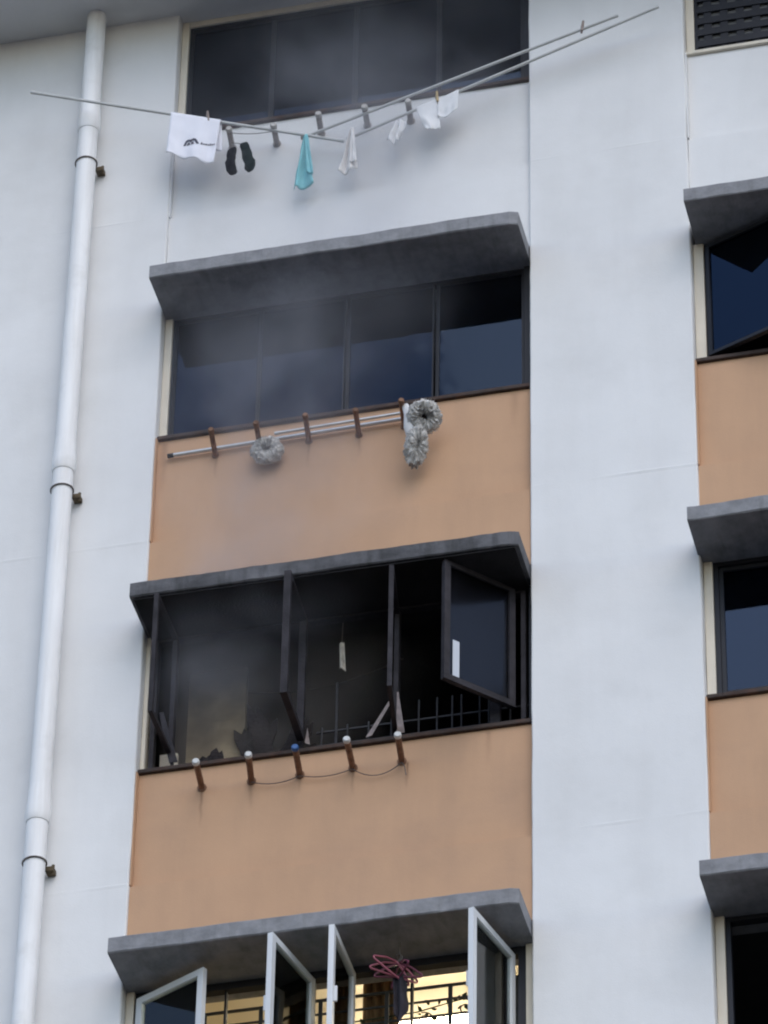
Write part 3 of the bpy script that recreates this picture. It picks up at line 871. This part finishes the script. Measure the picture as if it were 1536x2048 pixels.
# ------------------------------------------------------------------ fluffy mop heads
def mop_head(name, loc, Rm, rt, rot, label, seed, squash=(1, 1, 1), plate=True, hub=False):
    o = empty(name, loc); tag(o, label, 'mop', 'fluffy grey mop heads'); o.rotation_euler = Vector(rot).to_track_quat('Z', 'Y').to_euler()
    rnd = random.Random(seed)
    bm = bmesh.new(); nu, nv = 56, 18; rows = []
    for i in range(nu):
        a = 2 * PI * i / nu; row = []
        for j in range(nv):
            c = 2 * PI * j / nv
            q = Vector((math.cos(a) * math.cos(c), math.sin(a) * math.cos(c), math.sin(c)))
            r = rt * (1 + .30 * wob(math.cos(a) * 2 + q.x * 3, math.sin(a) * 2 + q.y * 3, seed + q.z * 3, 1.6) + .22 * rnd.uniform(-1, 1))
            row.append(bm.verts.new(((Rm + r * math.cos(c)) * math.cos(a) * squash[0], (Rm + r * math.cos(c)) * math.sin(a) * squash[1], r * math.sin(c) * squash[2])))
        rows.append(row)
    for i in range(nu):
        for j in range(nv):
            A, B = rows[i], rows[(i + 1) % nu]
            bm.faces.new((A[j], A[(j + 1) % nv], B[(j + 1) % nv], B[j]))
    body = obj('fringe', bm, M['fringe'], o, smooth=True)
    # loose strands standing out of the ring: too many to count
    bm = bmesh.new()
    for k in range(420):
        a = rnd.uniform(0, 2 * PI); c = rnd.uniform(-PI, PI)
        d = Vector((math.cos(a) * math.cos(c), math.sin(a) * math.cos(c), math.sin(c)))
        p = Vector((Rm * math.cos(a) * squash[0], Rm * math.sin(a) * squash[1], 0)) + Vector((d.x * squash[0], d.y * squash[1], d.z * squash[2])) * rt * .8
        d = (d + Vector((rnd.uniform(-.5, .5), rnd.uniform(-.5, .5), rnd.uniform(-.5, .5)))).normalized()
        L = rnd.uniform(.016, .032); s = d.cross(Vector((.3, .5, .8))).normalized() * .0042; t = d.cross(s)
        q = [bm.verts.new(p + s), bm.verts.new(p - s * .5 + t * .8), bm.verts.new(p - s * .5 - t * .8), bm.verts.new(p + d * L)]
        bm.faces.new((q[0], q[1], q[3])); bm.faces.new((q[1], q[2], q[3])); bm.faces.new((q[2], q[0], q[3])); bm.faces.new((q[0], q[2], q[1]))
    st = obj('strands', bm, M['fringe'], o); st['kind'] = 'stuff'
    if hub:
        obj('hub', lathe([(Rm * .2, -rt * .5), (Rm * .75, -rt * .5), (Rm * .75, -rt * .2), (Rm * .3, rt * .05)], 20), M['char'], o)
    if plate:
        obj('plate', lathe([(Rm * .5, rt * .62), (Rm * 1.16, rt * .66), (Rm * 1.20, rt * .9), (Rm * .5, rt * .95)], 24), M['mopplate'], o, smooth=True)
    return o
mop_head('mop_head', (.795, -.02, 2.485), .066, .043, (.15, -.95, .02), 'fluffy grey mop ring slung on the second rusty holder from left', 3, plate=False)
mop_head('mop_head', (1.905, -.14, 2.475), .070, .045, (.25, -.78, -.55), 'round grey mop head showing its dark centre beside the rightmost rusty holder', 8, plate=False, hub=True)
mop_head('mop_head', (1.842, -.10, 2.265), .050, .044, (.45, -.60, -.3), 'limp grey mop head dangling lowest under the round one', 12, squash=(.85, 1.6, .9), plate=False)
o = obj('strap', tube([(1.775, -.16, 2.585), (1.80, -.165, 2.50), (1.80, -.15, 2.40), (1.815, -.12, 2.33)], [.022, .030, .034, .032], 10, flat=.5), M['mopplate'], smooth=True)
tag(o, 'pale cloth strap hanging from the rightmost rusty holder by the mop heads', 'strap')

# ------------------------------------------------------------------ inside the burnt flat
def lump(name, loc, size, seed, mat, label, cat):
    bm = bmesh.new()
    bmesh.ops.create_icosphere(bm, subdivisions=4, radius=1.0)
    for v in bm.verts:
        n_ = v.co.copy()
        v.co *= 1 + .28 * mn.noise(n_ * 1.6 + Vector((seed, 0, 0))) + .10 * mn.noise(n_ * 5 + Vector((0, seed, 0)))
        v.co = Vector((v.co.x * size[0], v.co.y * size[1], v.co.z * size[2]))
    o = obj(name, bm, mat, smooth=True); o.location = loc
    return tag(o, label, cat)
hp = empty('debris', (.72, .26, 0)); tag(hp, 'low ragged heap of charred boards shaped to the dark edge of the bright smoke, behind the left of the burnt sill', 'debris')  # boards added, shaped to the dark boundary of the brightened smoke
rnd = random.Random(21)
for k in range(15):
    bx = -.40 + .055 * k
    L = (.18 + .40 * math.exp(-((bx - .04) / .20) ** 2)) * rnd.uniform(.7, 1.1)
    w_ = rnd.uniform(.035, .085)
    bm = bmesh.new()
    z0_, tt = -.12, rnd.uniform(.3, .7)
    prof = [(-w_, z0_), (w_, z0_), (w_ * .95, L * .8), (w_ * tt, L), (w_ * .1, L * .90), (-w_ * .5, L * 1.04), (-w_, L * .85)]
    a_ = [bm.verts.new((x_, 0, z_)) for x_, z_ in prof]; b_ = [bm.verts.new((x_, .016, z_)) for x_, z_ in prof]
    bm.faces.new(a_); bm.faces.new(list(reversed(b_)))
    for q in range(len(prof)): bm.faces.new((a_[q], b_[q], b_[(q + 1) % 7], a_[(q + 1) % 7]))
    bd = obj('smoke_edge_board', bm, M['char'], hp)
    bd.location = (bx, rnd.uniform(-.06, .14), 0); bd.rotation_euler = (rnd.uniform(-.25, .1), rnd.uniform(-.45, .55), rnd.uniform(-.4, .4))
lump('debris', (.66, .20, .025), (.30, .045, .05), 6.0, M['char'], 'low strip of ash and scraps on the burnt window sill', 'debris')
o = obj('burnt_cable', tube(sag((.25, .60, 1.06), (1.62, .55, 1.02), .16, 16), .006, 6), M['char'])
tag(o, 'charred cable sagging across the ceiling of the burnt room', 'cable')
cloth('cloth_scrap', [(1.285, .16, .90), (1.315, .16, .905)], [(1.29, .15, .69), (1.335, .15, .66)], M['scrap'],
      'pale singed scrap hanging in the middle of the burnt window', 'scrap', waves=1.1, amp=.012, gather=.4, seed=2)
o = obj('hanging_cord', tube([(1.30, .165, .90), (1.30, .17, 1.0), (1.303, .17, 1.083)], .003, 5), M['wire'])
tag(o, 'thin dark cord from which the pale scrap hangs', 'cord')

# ------------------------------------------------------------------ lowest flat: hangers, cloth, lamp, curtain
HK = Vector((1.787, -.10, -1.79))
o = obj('hanging_cord', tube([(1.787, -.10, -1.697), HK + Vector((0, 0, -.0))], .004, 6), M['wire'])
tag(o, 'short dark cord under the lowest awning holding the pink hangers', 'cord')
def hanger(rz, ry, mat, label, s=1.0):
    o = empty('clothes_hanger', HK + Vector((0, 0, -.005)))
    tag(o, label, 'hanger', 'plastic hangers under the lowest awning')
    hook = [(.018 * math.cos(a), 0, -.018 + .018 * math.sin(a)) for a in [R(200 - 240 * k / 12) for k in range(13)]] + [(0, 0, -.06)]
    obj('hook', tube(hook, .004, 6), M['wire'], o)
    w = .19 * s
    pts = [(0, 0, -.06), (w * .5, 0, -.085), (w, 0, -.14), (w * 1.02, 0, -.152), (w * .96, 0, -.158), (0, 0, -.160), (-w * .96, 0, -.158), (-w * 1.02, 0, -.152), (-w, 0, -.14), (-w * .5, 0, -.085), (-.002, 0, -.061)]
    obj('hanger_frame', tube(pts, .0068, 8), mat, o, smooth=True)
    o.rotation_euler = (0, ry, rz)
    return o
hanger(R(24), R(14), M['pink'], 'bright pink hanger nearest the front of the bunch', .78)
hanger(R(46), R(24), M['pink'], 'pink hanger turned askew in the middle of the bunch', .72)
hanger(R(8), R(3), M['purple'], 'plum coloured hanger at the right of the bunch', .75)
hanger(R(-55), R(-4), M['purple'], 'plum coloured hanger turned edge-on at the back of the bunch', .7)
cloth('dark_cloth', [(1.745, -.09, -1.935), (1.79, -.10, -1.925), (1.83, -.09, -1.94)], [(1.765, -.11, -2.24), (1.80, -.13, -2.33), (1.84, -.11, -2.20)],
      M['darkcloth'], 'dark garment drooping from the pink hangers', 'garment', waves=1.5, amp=.025, gather=.5, seed=5)
lp = tag(empty('ceiling_lamp', (1.62, 1.30, -1.36)), 'bright warm ceiling lamp glowing inside the lowest flat', 'lamp')
obj('lamp_base', box(-.60, .60, -.10, .10, -.03, -.001), M['alu'], lp, bevel=.01)
for xx in (-.4, .4): obj('rod', tube([(xx, 0, -.001), (xx, 0, .258)], .008, 8), M['alu'], lp)
obj('lamp_cover', box(-.57, .57, -.13, .13, -.085, -.031), M['lampglow'], lp, bevel=.02)
cloth('curtain', [(1.43, .40, -1.15), (1.66, .40, -1.15)], [(1.43, .40, -2.9), (1.66, .40, -2.9)], M['curtain'],
      'narrow brown curtain inside the lowest flat left of the hangers', 'curtain', nx=40, waves=4, amp=.02, gather=1, seed=1)
# a creeper on the grille: a stem and single leaves
vine = tag(empty('climbing_plant', (1.0, .30, -2.75)), 'dark leafy creeper on the grille of the lowest window', 'plant')
vp = [Vector((0, 0, 0)), Vector((.1, .0, .35)), Vector((.02, 0, .62)), Vector((.3, 0, .78)), Vector((.8, 0, .80)), Vector((1.1, 0, .86)), Vector((1.35, 0, .84))]
obj('stem', tube(vp, .005, 6), M['leaf'], vine)
rnd = random.Random(5)
leafme = None
for k in range(70):
    s = rnd.uniform(1.2, len(vp) - 1.01); i = int(s); p = vp[i].lerp(vp[i + 1], s - i) + Vector((rnd.uniform(-.05, .05), rnd.uniform(-.02, .02), rnd.uniform(-.09, .05)))
    if leafme is None:
        bm = bmesh.new()
        q = [bm.verts.new(c) for c in ((0, 0, 0), (.012, .003, .012), (.010, .004, .03), (0, -.002, .045), (-.010, .004, .03), (-.012, .003, .012))]
        for a_, b_ in ((1, 2), (2, 3)): bm.faces.new((q[0], q[a_], q[b_]))
        for a_, b_ in ((3, 4), (4, 5)): bm.faces.new((q[0], q[a_], q[b_]))
        lf = obj('leaf', bm, M['leaf'], vine); leafme = lf.data
    else:
        lf = bpy.data.objects.new('leaf', leafme); C.objects.link(lf); lf.parent = vine
    lf.location = p; lf.rotation_euler = (rnd.uniform(-1, 1), rnd.uniform(0, 6.28), rnd.uniform(-1, 1)); lf.scale = (rnd.uniform(.8, 1.6),) * 3

# ------------------------------------------------------------------ smoke
def smoke(name, lo, hi, dens, cx0, cxk, w0, wk, zlo, zfull, ztop0, ztop1, yc, yw, col, label):
    m = bpy.data.materials.new(name + '_volume'); m.use_nodes = True
    nt = m.node_tree; n = nt.nodes; l = nt.links
    n.remove(n['Principled BSDF'])
    pv = n.new('ShaderNodeVolumePrincipled')
    pv.inputs['Color'].default_value = (*col, 1)
    pv.inputs['Anisotropy'].default_value = 0.1
    gm = n.new('ShaderNodeNewGeometry')
    nz = n.new('ShaderNodeTexNoise'); nz.inputs['Scale'].default_value = .9; nz.inputs['Detail'].default_value = 2
    l.new(gm.outputs['Position'], nz.inputs['Vector'])
    sub_ = n.new('ShaderNodeVectorMath'); sub_.operation = 'SUBTRACT'
    l.new(nz.outputs['Color'], sub_.inputs[0]); sub_.inputs[1].default_value = (.5, .5, .5)
    sc = n.new('ShaderNodeVectorMath'); sc.operation = 'MULTIPLY'
    l.new(sub_.outputs[0], sc.inputs[0]); sc.inputs[1].default_value = (1.3, .2, .6)
    ad = n.new('ShaderNodeVectorMath'); ad.operation = 'ADD'
    l.new(gm.outputs['Position'], ad.inputs[0]); l.new(sc.outputs[0], ad.inputs[1])
    sx = n.new('ShaderNodeSeparateXYZ'); l.new(ad.outputs[0], sx.inputs[0])
    def mth(op, a, b=None, c=None, clamp=False):
        k = n.new('ShaderNodeMath'); k.operation = op; k.use_clamp = clamp
        for i, v in enumerate((a, b, c)):
            if v is None: continue
            if hasattr(v, 'is_linked') or hasattr(v, 'links'): l.new(v, k.inputs[i])
            else: k.inputs[i].default_value = v
        return k.outputs[0]
    X, Y, Z = sx.outputs
    cx = mth('MULTIPLY_ADD', Z, cxk, cx0)
    ww = mth('MULTIPLY_ADD', Z, wk, w0)
    dx = mth('DIVIDE', mth('SUBTRACT', X, cx), ww)
    gx = mth('EXPONENT', mth('MULTIPLY', mth('MULTIPLY', dx, dx), -1.0))
    dy = mth('DIVIDE', mth('SUBTRACT', Y, yc), yw)
    gy = mth('EXPONENT', mth('MULTIPLY', mth('MULTIPLY', dy, dy), -1.0))
    rise = mth('DIVIDE', mth('SUBTRACT', Z, zlo), zfull - zlo, clamp=True)
    fall = mth('SUBTRACT', 1.0, mth('DIVIDE', mth('SUBTRACT', Z, ztop0), ztop1 - ztop0, clamp=True))
    n2 = n.new('ShaderNodeTexNoise'); n2.inputs['Scale'].default_value = 1.7; n2.inputs['Detail'].default_value = 3
    n2.inputs['Roughness'].default_value = .45
    l.new(ad.outputs[0], n2.inputs['Vector'])
    wisps = mth('MULTIPLY', mth('SUBTRACT', n2.outputs['Fac'], .28), 2.6, clamp=True)
    d = mth('MULTIPLY', mth('MULTIPLY', gx, gy), mth('MULTIPLY', rise, fall))
    d = mth('MULTIPLY', mth('MULTIPLY', d, wisps), dens)
    l.new(d, pv.inputs['Density'])
    l.new(pv.outputs[0], n['Material Output'].inputs['Volume'])
    o = obj(name, box(lo[0], hi[0], lo[1], hi[1], lo[2], hi[2]), m)
    tag(o, label, 'smoke', kind='stuff')
    return o
smoke('smoke', (-.7, -.80, -.1), (3.3, .09, 6.77), 1.35, .55, .13, .34, .10, .1, .8, 5.6, 8.2, -.12, .19, (.74, .75, .82),
      'thin grey smoke drifting up the facade from the burnt window')
smoke('smoke', (.1, .11, .02), (2.4, .95, 1.082), 1.9, .45, .20, .55, .25, -.1, .25, 1.2, 1.6, .40, .35, (.70, .64, .60),
      'denser brownish smoke hanging inside the left of the burnt window')
